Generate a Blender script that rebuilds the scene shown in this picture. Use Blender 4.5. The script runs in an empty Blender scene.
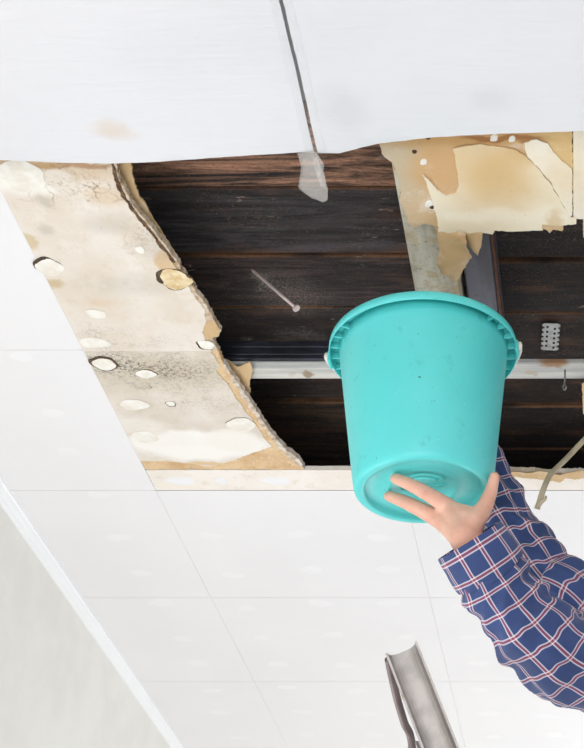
import bpy, bmesh, math, random
from mathutils import Vector, Matrix, noise
from mathutils.geometry import delaunay_2d_cdt

random.seed(7)
S = bpy.context.scene
COL = S.collection

# ---------------------------------------------------------------- camera
F, PX, PY = 1501.0, 617.0, 374.0
TH = math.radians(34.0)
CT, ST = math.cos(TH), math.sin(TH)
CZ = 0.60
H = 1.64
ZC = CZ + H                      # underside of the ceiling
cd = bpy.data.cameras.new('camera')
cam = bpy.data.objects.new('camera', cd)
COL.objects.link(cam)
cam.location = (0, 0, CZ)
cam.rotation_euler = (math.radians(90) + TH, 0, 0)
cd.sensor_width = 36
cd.lens = F / 748 * 36
cd.shift_x = -(PX - 292) / 748
cd.shift_y = (PY - 374) / 748
cd.clip_start = 0.02
S.camera = cam

# ---------------------------------------------------------------- world, lights, exposure
w = bpy.data.worlds.new('world'); S.world = w
w.use_nodes = True
w.node_tree.nodes['Background'].inputs['Color'].default_value = (0.97, 0.97, 1.0, 1)
w.node_tree.nodes['Background'].inputs['Strength'].default_value = 0.72

def area(name, loc, target, sx, sy, power, col=(1, 1, 1)):
    l = bpy.data.lights.new(name, 'AREA'); l.shape = 'RECTANGLE'
    l.size, l.size_y, l.energy, l.color = sx, sy, power, col
    o = bpy.data.objects.new(name, l); COL.objects.link(o)
    o.location = loc
    o.rotation_euler = (Vector(target) - Vector(loc)).to_track_quat('-Z', 'Y').to_euler()
    return o
area('assumed_left_window_light', (-1.335, 2.15, 0.95), (-0.2, 2.25, 2.0), 1.0, 1.7, 22, (1.0, 0.99, 0.985))  # light for the assumed left window, which stands out of view
area('added_near_left_light', (-0.75, -1.2, 0.75), (-0.4, 2.6, 2.25), 1.1, 1.1, 28, (1.0, 0.99, 0.985))  # added soft light left behind the camera; no window is built there
area('fill_near_end', (0.3, -2.1, 0.6), (-0.5, 3.4, 2.2), 2.0, 1.2, 28, (0.97, 0.985, 1.0))  # added soft fill from behind the camera
area('fill_far_ceiling', (0.5, 5.4, 0.95), (-0.5, 2.9, 2.2), 2.6, 1.5, 43, (0.98, 0.99, 1.0))  # added fill that brightens the far ceiling; no window is built there
S.view_settings.view_transform = 'Standard'
S.view_settings.look = 'None'
S.view_settings.exposure = -0.08
S.view_settings.gamma = 1.0
S.view_settings.use_curve_mapping = False

# ---------------------------------------------------------------- helpers
def ray(px, py):
    u, v = (px - PX) / F, (py - PY) / F
    return Vector((u, CT + v * ST, ST - v * CT))
def onp(px, py, z=None):
    d = ray(px, py); z = ZC if z is None else z
    return Vector((0, 0, CZ)) + d * ((z - CZ) / d.z)
def at(px, py, zc):
    return Vector((0, 0, CZ)) + ray(px, py) * zc

def link(o, parent=None):
    COL.objects.link(o)
    if parent is not None: o.parent = parent
    return o
def tag(o, label=None, cat=None, group=None, kind=None):
    if label: o['label'] = label
    if cat: o['category'] = cat
    if group: o['group'] = group
    if kind: o['kind'] = kind
    elif cat: o['kind'] = 'thing'
    return o
def empty(name, loc=(0, 0, 0)):
    o = bpy.data.objects.new(name, None); o.location = loc; o.empty_display_size = .05
    return link(o)
def mesh_obj(name, bm, mat, parent=None, smooth=False):
    me = bpy.data.meshes.new(name)
    bmesh.ops.recalc_face_normals(bm, faces=bm.faces)
    bm.to_mesh(me); bm.free()
    if mat: me.materials.append(mat)
    if smooth:
        for p in me.polygons: p.use_smooth = True
    return link(bpy.data.objects.new(name, me), parent)
def box(bm, x0, x1, y0, y1, z0, z1, bev=0):
    vs = [bm.verts.new((x, y, z)) for z in (z0, z1) for y in (y0, y1) for x in (x0, x1)]
    fs = [bm.faces.new([vs[i] for i in f]) for f in
          ((0, 2, 3, 1), (4, 5, 7, 6), (0, 1, 5, 4), (2, 6, 7, 3), (0, 4, 6, 2), (1, 3, 7, 5))]
    if bev:
        es = list({e for f in fs for e in f.edges})
        bmesh.ops.bevel(bm, geom=es, offset=bev, segments=1, affect='EDGES')
    return fs
def box_obj(name, dims, mat, parent=None, bev=0):
    bm = bmesh.new(); box(bm, *dims, bev=bev)
    return mesh_obj(name, bm, mat, parent)
def catmull(pts, n):
    out = []
    P = [pts[0]] + list(pts) + [pts[-1]]
    for i in range(1, len(P) - 2):
        a, b, c, d = P[i - 1], P[i], P[i + 1], P[i + 2]
        for k in range(n):
            t = k / n
            out.append(0.5 * ((2 * b) + (c - a) * t + (2 * a - 5 * b + 4 * c - d) * t * t + (3 * b - a - 3 * c + d) * t ** 3))
    out.append(P[-2].copy())
    return out
def frames(pts, up=None):
    T = [(pts[min(i + 1, len(pts) - 1)] - pts[max(i - 1, 0)]).normalized() for i in range(len(pts))]
    n = Vector((0, 0, 1)) if up is None else Vector(up)
    fr = []
    for t in T:
        n = n - t * n.dot(t)
        if n.length < 1e-5: n = t.orthogonal()
        n.normalize()
        fr.append((t, n.copy(), t.cross(n)))
    return fr
def tube(bm, pts, rad, seg=10, flat=1.0, up=None, cap=True):
    fr = frames(pts, up); rings = []
    for i, p in enumerate(pts):
        r = rad[i] if isinstance(rad, (list, tuple)) else rad
        _, n, b = fr[i]
        rings.append([bm.verts.new(p + n * (r * flat * math.cos(a)) + b * (r * math.sin(a)))
                      for a in (2 * math.pi * k / seg for k in range(seg))])
    for i in range(len(rings) - 1):
        for k in range(seg):
            bm.faces.new((rings[i][k], rings[i][(k + 1) % seg], rings[i + 1][(k + 1) % seg], rings[i + 1][k]))
    if cap:
        bm.faces.new(rings[0][::-1]); bm.faces.new(rings[-1])
def lathe(bm, prof, seg=64, closed=False):
    rings = []
    for r, z in prof:
        if r < 1e-6: rings.append([bm.verts.new((0, 0, z))])
        else: rings.append([bm.verts.new((r * math.cos(a), r * math.sin(a), z)) for a in (2 * math.pi * k / seg for k in range(seg))])
    idx = list(range(len(rings) - 1)) + ([len(rings) - 1] if closed else [])
    for i in idx:
        A, B = rings[i], rings[(i + 1) % len(rings)]
        for k in range(seg):
            k2 = (k + 1) % seg
            if len(A) == 1 and len(B) == 1: continue
            if len(A) == 1: bm.faces.new((A[0], B[k2], B[k]))
            elif len(B) == 1: bm.faces.new((A[k], A[k2], B[0]))
            else: bm.faces.new((A[k], A[k2], B[k2], B[k]))

def inside(x, y, poly):
    c = False; j = len(poly) - 1
    for i in range(len(poly)):
        xi, yi = poly[i]; xj, yj = poly[j]
        if (yi > y) != (yj > y) and x < (xj - xi) * (y - yi) / (yj - yi) + xi: c = not c
        j = i
    return c
def ragged(p, q, step, amp, seed):
    """points from p to q (q left out), pushed sideways by noise"""
    d = q - p; L = d.length; n = max(1, int(L / step))
    nx, ny = (-d.y / L, d.x / L) if L > 1e-9 else (0, 0)
    out = []
    for k in range(n):
        t = k / n; x, y = p.x + d.x * t, p.y + d.y * t
        o = amp * (noise.noise((x * 55 + seed, y * 55, seed)) + .7 * noise.noise((x * 170, y * 170 + seed, seed)) + .5 * noise.noise((x * 400, y * 400 + seed, seed)))
        if k == 0: o *= .5
        out.append((x + nx * o, y + ny * o))
    return out
def slab(name, segs, z, thick, mat, parent=None, step=None, zf=None, seed=0.0, tf=None, smooth=False):
    """flat ragged piece. segs: list of (Vector point, jitter towards the next point). z = underside"""
    outline = []
    for i, (p, amp) in enumerate(segs):
        q = segs[(i + 1) % len(segs)][0]
        outline += ragged(p, q, .004 if amp else .03, amp, seed)
    xs = [p[0] for p in outline]; ys = [p[1] for p in outline]
    pts = [Vector(p) for p in outline]
    n0 = len(pts)
    if step:
        x = min(xs) + step * .5
        row = 0
        while x < max(xs):
            y = min(ys) + step * (.5 if row % 2 else .25)
            while y < max(ys):
                if inside(x, y, outline) and min((x - a) ** 2 + (y - b) ** 2 for a, b in outline[::1]) > (step * .35) ** 2:
                    pts.append(Vector((x, y)))
                y += step
            x += step; row += 1
    r = delaunay_2d_cdt(pts, [(i, (i + 1) % n0) for i in range(n0)], [], 1, 1e-6)
    V, Fc = r[0], [f for f in r[2] if len(f) == 3]
    bm = bmesh.new()
    zf = zf or (lambda x, y: 0.0)
    tf = tf or (lambda x, y: 0.0)
    lo = [bm.verts.new((v.x, v.y, z + zf(v.x, v.y))) for v in V]
    hi = [bm.verts.new((v.x, v.y, z + zf(v.x, v.y) + thick + tf(v.x, v.y))) for v in V]
    cnt = {}
    for f in Fc:
        bm.faces.new([lo[i] for i in f]); bm.faces.new([hi[i] for i in reversed(f)])
        for a, b in ((f[0], f[1]), (f[1], f[2]), (f[2], f[0])):
            cnt[(a, b)] = cnt.get((a, b), 0) + 1
    for (a, b) in list(cnt):
        if (b, a) not in cnt:
            bm.faces.new((lo[b], lo[a], hi[a], hi[b]))
    bmesh.ops.delete(bm, geom=[v for v in bm.verts if not v.link_faces], context='VERTS')
    return mesh_obj(name, bm, mat, parent, smooth)
def pix(lst, z=None, amp=0.002):
    return [(onp(p[0], p[1], z).to_2d(), (p[2] if len(p) > 2 else amp)) for p in lst]

# ---------------------------------------------------------------- node materials
def srgb(r, g, b):
    f = lambda c: (c / 255 / 12.92) if c / 255 <= .04045 else ((c / 255 + .055) / 1.055) ** 2.4
    return (f(r), f(g), f(b), 1)
class Mat:
    def __init__(s, name, rough=.6, **kw):
        s.m = bpy.data.materials.new(name); s.m.use_nodes = True
        s.nt = s.m.node_tree; s.b = s.nt.nodes['Principled BSDF']
        s.b.inputs['Roughness'].default_value = rough
        for k, v in kw.items(): s.b.inputs[k].default_value = v
        s.pos = s.n('ShaderNodeNewGeometry').outputs['Position']
    def n(s, t, **p):
        x = s.nt.nodes.new(t)
        for k, v in p.items(): setattr(x, k, v)
        return x
    def l(s, a, b): s.nt.links.new(a, b)
    def obj(s): return s.n('ShaderNodeTexCoord').outputs['Object']
    def set(s, sock, v):
        if hasattr(v, 'links') or isinstance(v, bpy.types.NodeSocket): s.l(v, sock)
        else: sock.default_value = v
    def noise(s, scale, detail=4, rough=.55, coord=None, stretch=None, dist=0, off=(0, 0, 0)):
        c = coord or s.pos
        if stretch or off != (0, 0, 0):
            mp = s.n('ShaderNodeMapping'); s.l(c, mp.inputs['Vector'])
            mp.inputs['Scale'].default_value = stretch or (1, 1, 1); mp.inputs['Location'].default_value = off; c = mp.outputs[0]
        t = s.n('ShaderNodeTexNoise'); s.l(c, t.inputs['Vector'])
        t.inputs['Scale'].default_value = scale; t.inputs['Detail'].default_value = detail
        t.inputs['Roughness'].default_value = rough; t.inputs['Distortion'].default_value = dist
        return t.outputs['Fac']
    def math(s, op, a, b=0.0, clamp=False):
        x = s.n('ShaderNodeMath', operation=op, use_clamp=clamp); s.set(x.inputs[0], a); s.set(x.inputs[1], b)
        return x.outputs[0]
    def rng(s, v, a, b, lo=0.0, hi=1.0, smooth=True):
        x = s.n('ShaderNodeMapRange'); x.interpolation_type = 'SMOOTHSTEP' if smooth else 'LINEAR'
        s.set(x.inputs['Value'], v); x.inputs['From Min'].default_value = a; x.inputs['From Max'].default_value = b
        x.inputs['To Min'].default_value = lo; x.inputs['To Max'].default_value = hi
        return x.outputs[0]
    def mix(s, f, a, b, mode='MIX'):
        x = s.n('ShaderNodeMix', data_type='RGBA', blend_type=mode); s.set(x.inputs[0], f)
        s.set(x.inputs[6], a); s.set(x.inputs[7], b)
        return x.outputs[2]
    def warp(s, amp, scale):
        t = s.n('ShaderNodeTexNoise'); s.l(s.pos, t.inputs['Vector']); t.inputs['Scale'].default_value = scale; t.inputs['Detail'].default_value = 4
        v = s.n('ShaderNodeVectorMath', operation='SUBTRACT'); s.l(t.outputs['Color'], v.inputs[0]); v.inputs[1].default_value = (.5, .5, .5)
        q = s.n('ShaderNodeVectorMath', operation='SCALE'); s.l(v.outputs[0], q.inputs[0]); q.inputs['Scale'].default_value = amp
        r = s.n('ShaderNodeVectorMath', operation='ADD'); s.l(s.pos, r.inputs[0]); s.l(q.outputs[0], r.inputs[1])
        return r.outputs[0]
    def blob(s, coord, c, rx, ry, soft=.3):
        a = s.n('ShaderNodeVectorMath', operation='SUBTRACT'); s.l(coord, a.inputs[0]); a.inputs[1].default_value = (c[0], c[1], 0)
        b = s.n('ShaderNodeVectorMath', operation='MULTIPLY'); s.l(a.outputs[0], b.inputs[0]); b.inputs[1].default_value = (1 / rx, 1 / ry, 0)
        d = s.n('ShaderNodeVectorMath', operation='LENGTH'); s.l(b.outputs[0], d.inputs[0])
        return s.rng(d.outputs['Value'], 1 - soft, 1, 1, 0)
    def bump(s, h, strength=.3, dist=.002):
        x = s.n('ShaderNodeBump'); s.l(h, x.inputs['Height']); x.inputs['Strength'].default_value = strength; x.inputs['Distance'].default_value = dist
        s.l(x.outputs[0], s.b.inputs['Normal'])
    def color(s, c): s.set(s.b.inputs['Base Color'], c)

def simple(name, col, rough=.6, var=None, vscale=20, vamt=.5, bump=None, **kw):
    m = Mat(name, rough, **kw)
    c = col
    if var: c = m.mix(m.rng(m.noise(vscale), .35, .7, 0, vamt), col, var)
    m.color(c)
    if bump: m.bump(m.noise(bump[0], 5), bump[1], bump[2] if len(bump) > 2 else .002)
    return m.m

m_panel = simple('white_ceiling_paint', srgb(240, 239, 240), .55, srgb(235, 234, 235), 3.0, .5, (35, .05))
m_joint = simple('white_joint_backing', srgb(240, 239, 240), .7, srgb(232, 231, 230), 9, .6)  # joints keep nearly the same off-white as the panels
m_fill = simple('white_filler', srgb(243, 242, 243), .6, srgb(240, 239, 240), 30, .4, (120, .1))
m_cornice = simple('cornice_paint', srgb(247, 248, 249), .45, srgb(238, 239, 240), 6, .4)
m_wall = simple('pale_wall_plaster', srgb(236, 235, 229), .8, srgb(227, 226, 219), 7, .7, (60, .2))
m_pane = simple('frosted_window_pane', srgb(236, 242, 248), .15)
m_floor = simple('light_floor', srgb(229, 229, 229), .6, srgb(219, 218, 217), 6, .6)

m = Mat('white_film_sheet', .42)
st = m.noise(9, 3, .6, stretch=(1.0, 7.0, 1), dist=.6)
m.color(m.mix(m.rng(m.noise(2.2, 3), .45, .75, 0, .5), srgb(226, 226, 229), srgb(219, 219, 223)))
wv = m.math('ADD', m.math('MULTIPLY', st, .7), m.math('MULTIPLY', m.noise(45, 3, stretch=(.5, 2.5, 1)), .25))
m.bump(wv, .34, .004)
tt = m.warp(.03, 30)
c = m.b.inputs['Base Color'].links[0].from_socket
p = onp(113, 132, ZC - .03); c = m.mix(m.math('MULTIPLY', m.blob(tt, p, .045, .03, .9), .45), c, srgb(214, 190, 158))
p = onp(342, 110, ZC - .03); c = m.mix(m.math('MULTIPLY', m.blob(tt, p, .06, .08, .9), .22), c, srgb(170, 172, 172))
p = onp(490, 100, ZC - .03); c = m.mix(m.math('MULTIPLY', m.blob(tt, p, .05, .04, .9), .2), c, srgb(180, 182, 182))
m.color(c); m_sheet = m.m

# dark roof planks: grain runs along X, tint from each plank's own colour
m = Mat('dark_roof_plank', .78)
oi = m.n('ShaderNodeObjectInfo')
g = m.noise(30, 9, .72, stretch=(.10, 1, 1), dist=1.2)
g2 = m.noise(120, 6, .75, stretch=(.22, 1, 1))
c = m.mix(m.rng(g, .38, .70), srgb(15, 11, 11), oi.outputs['Color'])
c = m.mix(m.rng(g2, .50, .70, 0, .45), c, srgb(12, 10, 10))
c = m.mix(m.rng(m.noise(8, 6, .65, stretch=(.5, 2.6, 1), off=(3, 1, 0)), .52, .70, 0, .6), c, srgb(94, 62, 42))
gen = m.n('ShaderNodeTexCoord').outputs['Generated']; sx = m.n('ShaderNodeSeparateXYZ'); m.l(gen, sx.inputs[0])
ed = m.math('ABSOLUTE', m.math('SUBTRACT', sx.outputs[1], .5))
c = m.mix(m.math('MULTIPLY', m.rng(m.math('ADD', ed, m.math('MULTIPLY', m.noise(30, 5, .7, stretch=(.4, 1, 1)), .07)), .495, .535), m.rng(m.noise(6, 4, stretch=(1, .6, 1), off=(1, 8, 0)), .38, .6, .1, .75)), c, srgb(132, 92, 60))
c = m.mix(m.math('MULTIPLY', m.rng(m.noise(260, 3, .8), .60, .70), m.rng(m.noise(9, 4), .46, .66)), c, srgb(150, 132, 116))
c = m.mix(m.math('MULTIPLY', m.rng(m.noise(170, 4, .8, off=(0, 3, 0)), .58, .66), m.rng(m.noise(7, 4, off=(5, 0, 0)), .44, .6, .1, .8)), c, srgb(98, 62, 44))
c = m.mix(m.math('MULTIPLY', m.rng(m.noise(60, 5, .7, stretch=(.35, 1, 1), off=(0, 5, 0)), .60, .70), m.rng(m.noise(6, 3, off=(9, 0, 0)), .50, .62)), c, srgb(150, 130, 112))
c = m.mix(m.rng(m.noise(210, 6, .9, stretch=(.6, 1, 1), off=(4, 4, 0)), .50, .66, 0, .75), c, srgb(10, 8, 8))
c = m.mix(m.math('MULTIPLY', m.rng(m.noise(190, 5, .9, stretch=(.7, 1, 1), off=(8, 2, 0)), .56, .64), m.rng(m.noise(14, 4, off=(2, 0, 0)), .40, .6, .15, .6)), c, srgb(118, 92, 78))
wd_ = m.warp(.06, 30)
for (px, py, rx, ry, k) in ((262, 281, .035, .05, .75), (285, 292, .10, .10, .35), (300, 300, .13, .07, .22), (246, 340, .03, .02, .7), (300, 335, .08, .03, .4)):
    q = onp(px, py, ZC + .14); f = m.math('MULTIPLY', m.blob(wd_, q, rx, ry, .95), m.rng(m.noise(240, 5, .9), .46, .62))
    c = m.mix(m.math('MULTIPLY', f, k, True), c, srgb(176, 166, 158))
m.color(c); m.bump(m.math('ADD', m.math('ADD', g, m.math('MULTIPLY', g2, .6)), m.math('MULTIPLY', m.noise(240, 4, .8), .4)), .8, .006); m_plank = m.m
m_black = simple('dull_black', srgb(16, 13, 12), .95)  # plain black for the added light-blocking pieces and the plate slots

m = Mat('whitewashed_batten', .7)
g = m.noise(30, 6, .65, stretch=(.06, 1, 1))
c = m.mix(m.rng(g, .35, .65), srgb(214, 212, 204), srgb(168, 170, 168))
c = m.mix(m.rng(m.noise(26, 5), .6, .72, 0, .7), c, srgb(178, 160, 138))
p = onp(553, 362, ZC + .03); c = m.mix(m.math('MULTIPLY', m.blob(m.warp(.03, 60), p, .04, .03, .5), .85), c, srgb(150, 104, 58))
p = onp(308, 375, ZC + .03); c = m.mix(m.math('MULTIPLY', m.blob(m.warp(.02, 80), p, .014, .018, .5), .8), c, srgb(140, 112, 78))
m.color(c); m.bump(g, .3, .002); m_batten = m.m
m_steel = simple('blued_steel', srgb(62, 66, 78), .42, srgb(40, 40, 46), 20, .8, (60, .12), Metallic=.45)
m = Mat('grey_blue_beam', .55)
c = m.mix(m.rng(m.noise(24, 5, stretch=(1, .2, 1)), .35, .7), srgb(100, 99, 112), srgb(66, 66, 76))
c = m.mix(m.rng(m.noise(70, 4), .62, .7, 0, .8), c, srgb(98, 60, 36))
m.color(c); m.bump(m.noise(70, 4), .25, .002); m_beam = m.m
m = Mat('old_painted_joist', .75)
g = m.noise(28, 6, .6, stretch=(1, .08, 1))
c = m.mix(m.rng(g, .35, .7), srgb(214, 209, 192), srgb(170, 164, 144))
c = m.mix(m.rng(m.noise(20, 6, .7), .50, .60, 0, .8), c, srgb(190, 168, 128))
c = m.mix(m.rng(m.noise(45, 6, .8, off=(5, 5, 0)), .52, .64, 0, .7), c, srgb(150, 146, 134))
c = m.mix(m.rng(m.noise(110, 3), .66, .72, 0, .7), c, srgb(98, 82, 58))
m.color(c); m.bump(g, .3, .002); m_joist = m.m

# board core and the mouldy paint on it
m = Mat('board_core', .85)
c = m.mix(m.rng(m.noise(22, 5), .35, .7), srgb(226, 196, 154), srgb(206, 168, 122))
c = m.mix(m.rng(m.noise(75, 5), .56, .68, 0, .7), c, srgb(232, 214, 184))
c = m.mix(m.rng(m.noise(160, 3), .64, .72, 0, .7), c, srgb(120, 88, 58))
m.color(c); m.bump(m.noise(140, 4), .5, .002); m_core = m.m
m = Mat('rotten_edge_core', .9)
c = m.mix(m.rng(m.noise(60, 5), .35, .65), srgb(222, 206, 184), srgb(176, 148, 116))
c = m.mix(m.rng(m.noise(140, 3), .6, .7, 0, .8), c, srgb(92, 66, 46))
m.color(c); m.bump(m.noise(160, 4), .4, .002); m_rot = m.m

def stained(name, base, mott, blobs, mold=None, spots=.4, cracks=()):
    """blobs: (px, py, rx, ry, soft, strength, colour) real stains at their place on the board"""
    m = Mat(name, .7)
    c = m.mix(m.rng(m.noise(9, 5), .38, .68), base, mott)
    c = m.mix(m.rng(m.noise(38, 6, .75, off=(2, 0, 0)), .52, .70, 0, spots), c, srgb(208, 194, 168))
    c = m.mix(m.rng(m.noise(17, 6, .7, off=(6, 3, 0)), .54, .62, 0, spots * .6), c, srgb(243, 239, 231))
    wp = m.warp(.05, 16); wf = m.warp(.022, 55)
    for (px, py, rx, ry, soft, k, colr) in blobs:
        q = onp(px, py)
        c = m.mix(m.math('MULTIPLY', m.blob(wp if rx > .05 else wf, q, rx, ry, soft), k), c, colr)
    if mold:
        for (px, py, rx, ry, k, col2) in mold:
            q = onp(px, py)
            f = m.math('MULTIPLY', m.math('MULTIPLY', m.blob(wp, q, rx, ry, .9), m.rng(m.noise(21, 5, .7, off=(px * .1, 0, 0)), .36, .62)), m.rng(m.noise(170, 6, .85), .47, .60))
            c = m.mix(m.math('MULTIPLY', f, k, True), c, col2)
    for (px, py, rx, ry, k, col2) in cracks:
        v = m.n('ShaderNodeTexVoronoi'); v.feature = 'DISTANCE_TO_EDGE'; v.inputs['Scale'].default_value = 17; m.l(m.warp(.06, 22), v.inputs['Vector'])
        f = m.math('MULTIPLY', m.rng(v.outputs['Distance'], .006, .03, 1, 0), m.math('MULTIPLY', m.blob(wp, onp(px, py), rx, ry, .8), m.rng(m.noise(25, 3), .4, .6)))
        c = m.mix(m.math('MULTIPLY', f, k), c, col2)
    c = m.mix(m.rng(m.noise(260, 2), .72, .76, 0, .6), c, srgb(110, 96, 76))
    m.color(c); m.bump(m.noise(60, 6), .12, .002)
    return m.m
OCH, BRN, GRY = srgb(208, 170, 112), srgb(150, 104, 62), srgb(176, 168, 152)
m_paint_a = stained('stained_cream_paint', srgb(232, 223, 212), srgb(224, 212, 196), [
    (20, 178, .12, .05, .5, .9, srgb(243, 240, 232)), (85, 172, .12, .04, .9, .35, OCH), (70, 165, .12, .010, .6, .75, srgb(176, 128, 78)), (60, 178, .035, .04, .3, .5, srgb(196, 176, 146)), (60, 180, .030, .036, .3, .6, srgb(240, 234, 224)), (95, 190, .045, .03, .4, .4, srgb(240, 235, 226)),
    (20, 164, .1, .012, .6, .8, srgb(196, 160, 110)), (45, 201, .020, .025, .8, .5, GRY), (47, 230, .022, .022, .8, .45, GRY),
    (28, 240, .022, .03, .5, .6, srgb(200, 176, 120)), (105, 195, .05, .035, .7, .4, OCH), (52, 283, .03, .02, .6, .6, srgb(190, 160, 96)),
    (168, 262, .028, .045, .4, .7, OCH), (100, 302, .05, .025, .9, .25, OCH), (108, 222, .06, .04, .8, .3, GRY), (150, 245, .05, .06, .8, .3, GRY),
    (125, 285, .12, .05, .8, .25, GRY)],
    [(100, 340, .2, .08, .5, srgb(120, 112, 96)), (75, 185, .12, .06, .6, srgb(150, 112, 70)), (150, 235, .06, .09, .6, srgb(150, 120, 84))], .4, [(80, 182, .20, .09, .75, srgb(150, 122, 88)), (150, 240, .07, .13, .6, srgb(160, 132, 96))])
m_paint_b = stained('mouldy_cream_paint', srgb(230, 221, 210), srgb(214, 203, 188), [
    (150, 372, .26, .12, .8, .55, srgb(198, 186, 162)), (200, 445, .18, .07, .35, 1.0, srgb(246, 243, 237)), (165, 440, .1, .035, .4, .9, srgb(244, 240, 233)),
    (232, 440, .07, .06, .4, .9, srgb(243, 238, 229)), (135, 425, .08, .04, .6, .5, srgb(238, 233, 222)), (210, 463, .3, .012, .6, .8, srgb(222, 190, 140))],
    [(125, 365, .22, .09, .95, srgb(72, 64, 52)), (180, 372, .18, .08, .8, srgb(96, 84, 66)), (105, 362, .07, .06, .9, srgb(46, 40, 33)),
     (200, 395, .12, .1, .55, srgb(130, 112, 86)), (140, 366, .035, .025, 1.3, srgb(34, 30, 26)), (166, 373, .03, .03, 1.3, srgb(34, 30, 26)), (146, 384, .05, .02, 1.1, srgb(46, 40, 34)), (104, 362, .04, .035, 1.3, srgb(34, 30, 26)), (153, 387, .008, .008, 2.0, srgb(30, 26, 22))], .5)
m_strip = stained('cream_strip_paint', srgb(245, 239, 231), srgb(239, 231, 220), [
    (530, 474, .12, .03, .6, .6, srgb(226, 206, 170)), (180, 486, .1, .02, .7, .4, srgb(240, 230, 210))])
m_tan = stained('tan_wall_paper', srgb(214, 186, 148), srgb(204, 168, 122), [
    (395, 165, .06, .2, .8, .6, srgb(196, 186, 162)), (440, 165, .08, .1, .7, .7, srgb(206, 160, 104)), (500, 138, .3, .03, .7, .8, srgb(196, 150, 86)), (498, 138, .085, .010, .5, .8, srgb(150, 92, 44)), (535, 140, .05, .008, .5, .7, srgb(160, 106, 56)),
    (560, 150, .06, .09, .7, .7, srgb(222, 190, 130)), (410, 232, .06, .03, .7, .5, srgb(160, 132, 94))], None, .5)
m_cream = stained('water_stained_cream_paper', srgb(240, 229, 204), srgb(236, 221, 190), [
    (495, 172, .13, .17, .95, .95, srgb(214, 180, 126)), (530, 150, .06, .05, .8, .5, srgb(206, 164, 98)), (500, 215, .18, .03, .8, .5, srgb(244, 236, 216)),
    (555, 222, .02, .05, .7, .6, srgb(210, 178, 128)), (460, 150, .03, .06, .8, .5, srgb(226, 196, 146)), (548, 232, .03, .012, .5, .6, srgb(200, 170, 130))], None, .15)
m_pale = stained('pale_peeling_paint', srgb(242, 234, 217), srgb(235, 222, 196), [(560, 175, .05, .06, .9, .4, srgb(226, 200, 156))], None, .2)
m_kraft = stained('brown_kraft_paper', srgb(212, 182, 138), srgb(196, 162, 114), [], None, .3)
m_filler_old = simple('dried_filler', srgb(244, 241, 234), .75, srgb(226, 216, 196), 40, .6, (150, .2))
m_ring = simple('mould_ring', srgb(64, 52, 40), .9, srgb(120, 96, 66), 120, .7)
m_ochre = simple('ochre_damp_filler', srgb(236, 220, 182), .75, srgb(206, 168, 104), 50, .9, (150, .2))
m_nailhead = simple('rusty_nail_metal', srgb(60, 44, 34), .6, srgb(110, 70, 40), 200, .6, Metallic=.3)

# ---------------------------------------------------------------- the room
XL, XR, YN, YF = -1.357, 2.3, -2.4, 5.6
YB0, YB1 = 1.70, 2.800              # near and far end of the hole
cols = [XL + .002, -1.018, -.470, .079, .629, 1.179, 1.729, XR]
rows = [2.892 + .542 * k for k in range(-9, 6)]
rows = [r for r in rows if r > YN] ; rows = [YN] + rows + [YF]

def st_obj(o): o['kind'] = 'structure'; return o
bm = bmesh.new()
zb = ZC + .0010
for d in ((XL, XR, 2.897, YF), (XL, XR, YN, YB0 - .02), (XL, -1.03, YB0 - .02, 2.897), (.635, XR, YB0 - .02, 2.897)):
    box(bm, *d, zb, zb + .012)
ceiling = st_obj(mesh_obj('ceiling', bm, m_joint))
cache = {}
for i in range(len(cols) - 1):
    for j in range(len(rows) - 1):
        x0, x1, y0, y1 = cols[i], cols[i + 1], rows[j], rows[j + 1]
        if i in (1, 2, 3) and y1 > YB0 and y0 < 2.86:
            if y0 >= YB0: continue
            y1 = YB0 - .02
        if y1 - y0 < .03: continue
        key = (round(x1 - x0, 3), round(y1 - y0, 3))
        if key not in cache:
            b2 = bmesh.new(); g_ = .0006
            box(b2, g_, x1 - x0 - g_, g_, y1 - y0 - g_, 0, .0009, bev=.0006)
            me = bpy.data.meshes.new('ceiling_panel'); b2.to_mesh(me); b2.free(); me.materials.append(m_panel)
            cache[key] = me
        o = bpy.data.objects.new('ceiling_panel', cache[key]); o.location = (x0, y0, ZC); link(o, ceiling)

def patch_mesh(name, mat, seed, rough=.16, lift=.0012):
    b2 = bmesh.new(); n = 26
    c0 = b2.verts.new((0, 0, -lift))
    r1 = []; r2 = []
    for k in range(n):
        a = 2 * math.pi * k / n
        q = 1 + rough * noise.noise((math.cos(a) * 1.4 + seed, math.sin(a) * 1.4, seed)) * 2
        r1.append(b2.verts.new((math.cos(a) * .7 * q, math.sin(a) * .7 * q, -lift * .9)))
        r2.append(b2.verts.new((math.cos(a) * q, math.sin(a) * q, .0004)))
    for k in range(n):
        b2.faces.new((c0, r1[k], r1[(k + 1) % n])); b2.faces.new((r1[k], r2[k], r2[(k + 1) % n], r1[(k + 1) % n]))
    bmesh.ops.recalc_face_normals(b2, faces=b2.faces)
    me = bpy.data.meshes.new(name); b2.to_mesh(me); b2.free(); me.materials.append(mat)
    return me
pm = [patch_mesh('filler_patch', m_fill, k * 3.1, .12, .0004) for k in range(5)]
def put_patch(me, x, y, rx, ry, rot, parent, z=None, name='filler_patch', dz=1.0):
    o = bpy.data.objects.new(name, me); o.location = (x, y, ZC if z is None else z); o.scale = (rx, ry, dz); o.rotation_euler = (0, 0, rot)
    return link(o, parent)
for i, x0 in enumerate((-1.30, -1.021, -.471, .079)):
    for xo in (.09, .275, .46):
        if i == 0 and xo > .2: continue
        for k in range(14):
            y = 2.0 + .185 * k + random.uniform(-.02, .02)
            if y > 4.9 or (i > 0 and y < 2.94): continue
            put_patch(random.choice(pm), x0 + xo + random.uniform(-.012, .012) + (.06 if i == 0 else 0), y, random.uniform(.026, .042), random.uniform(.016, .026), random.uniform(-.3, .3), ceiling)

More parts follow.
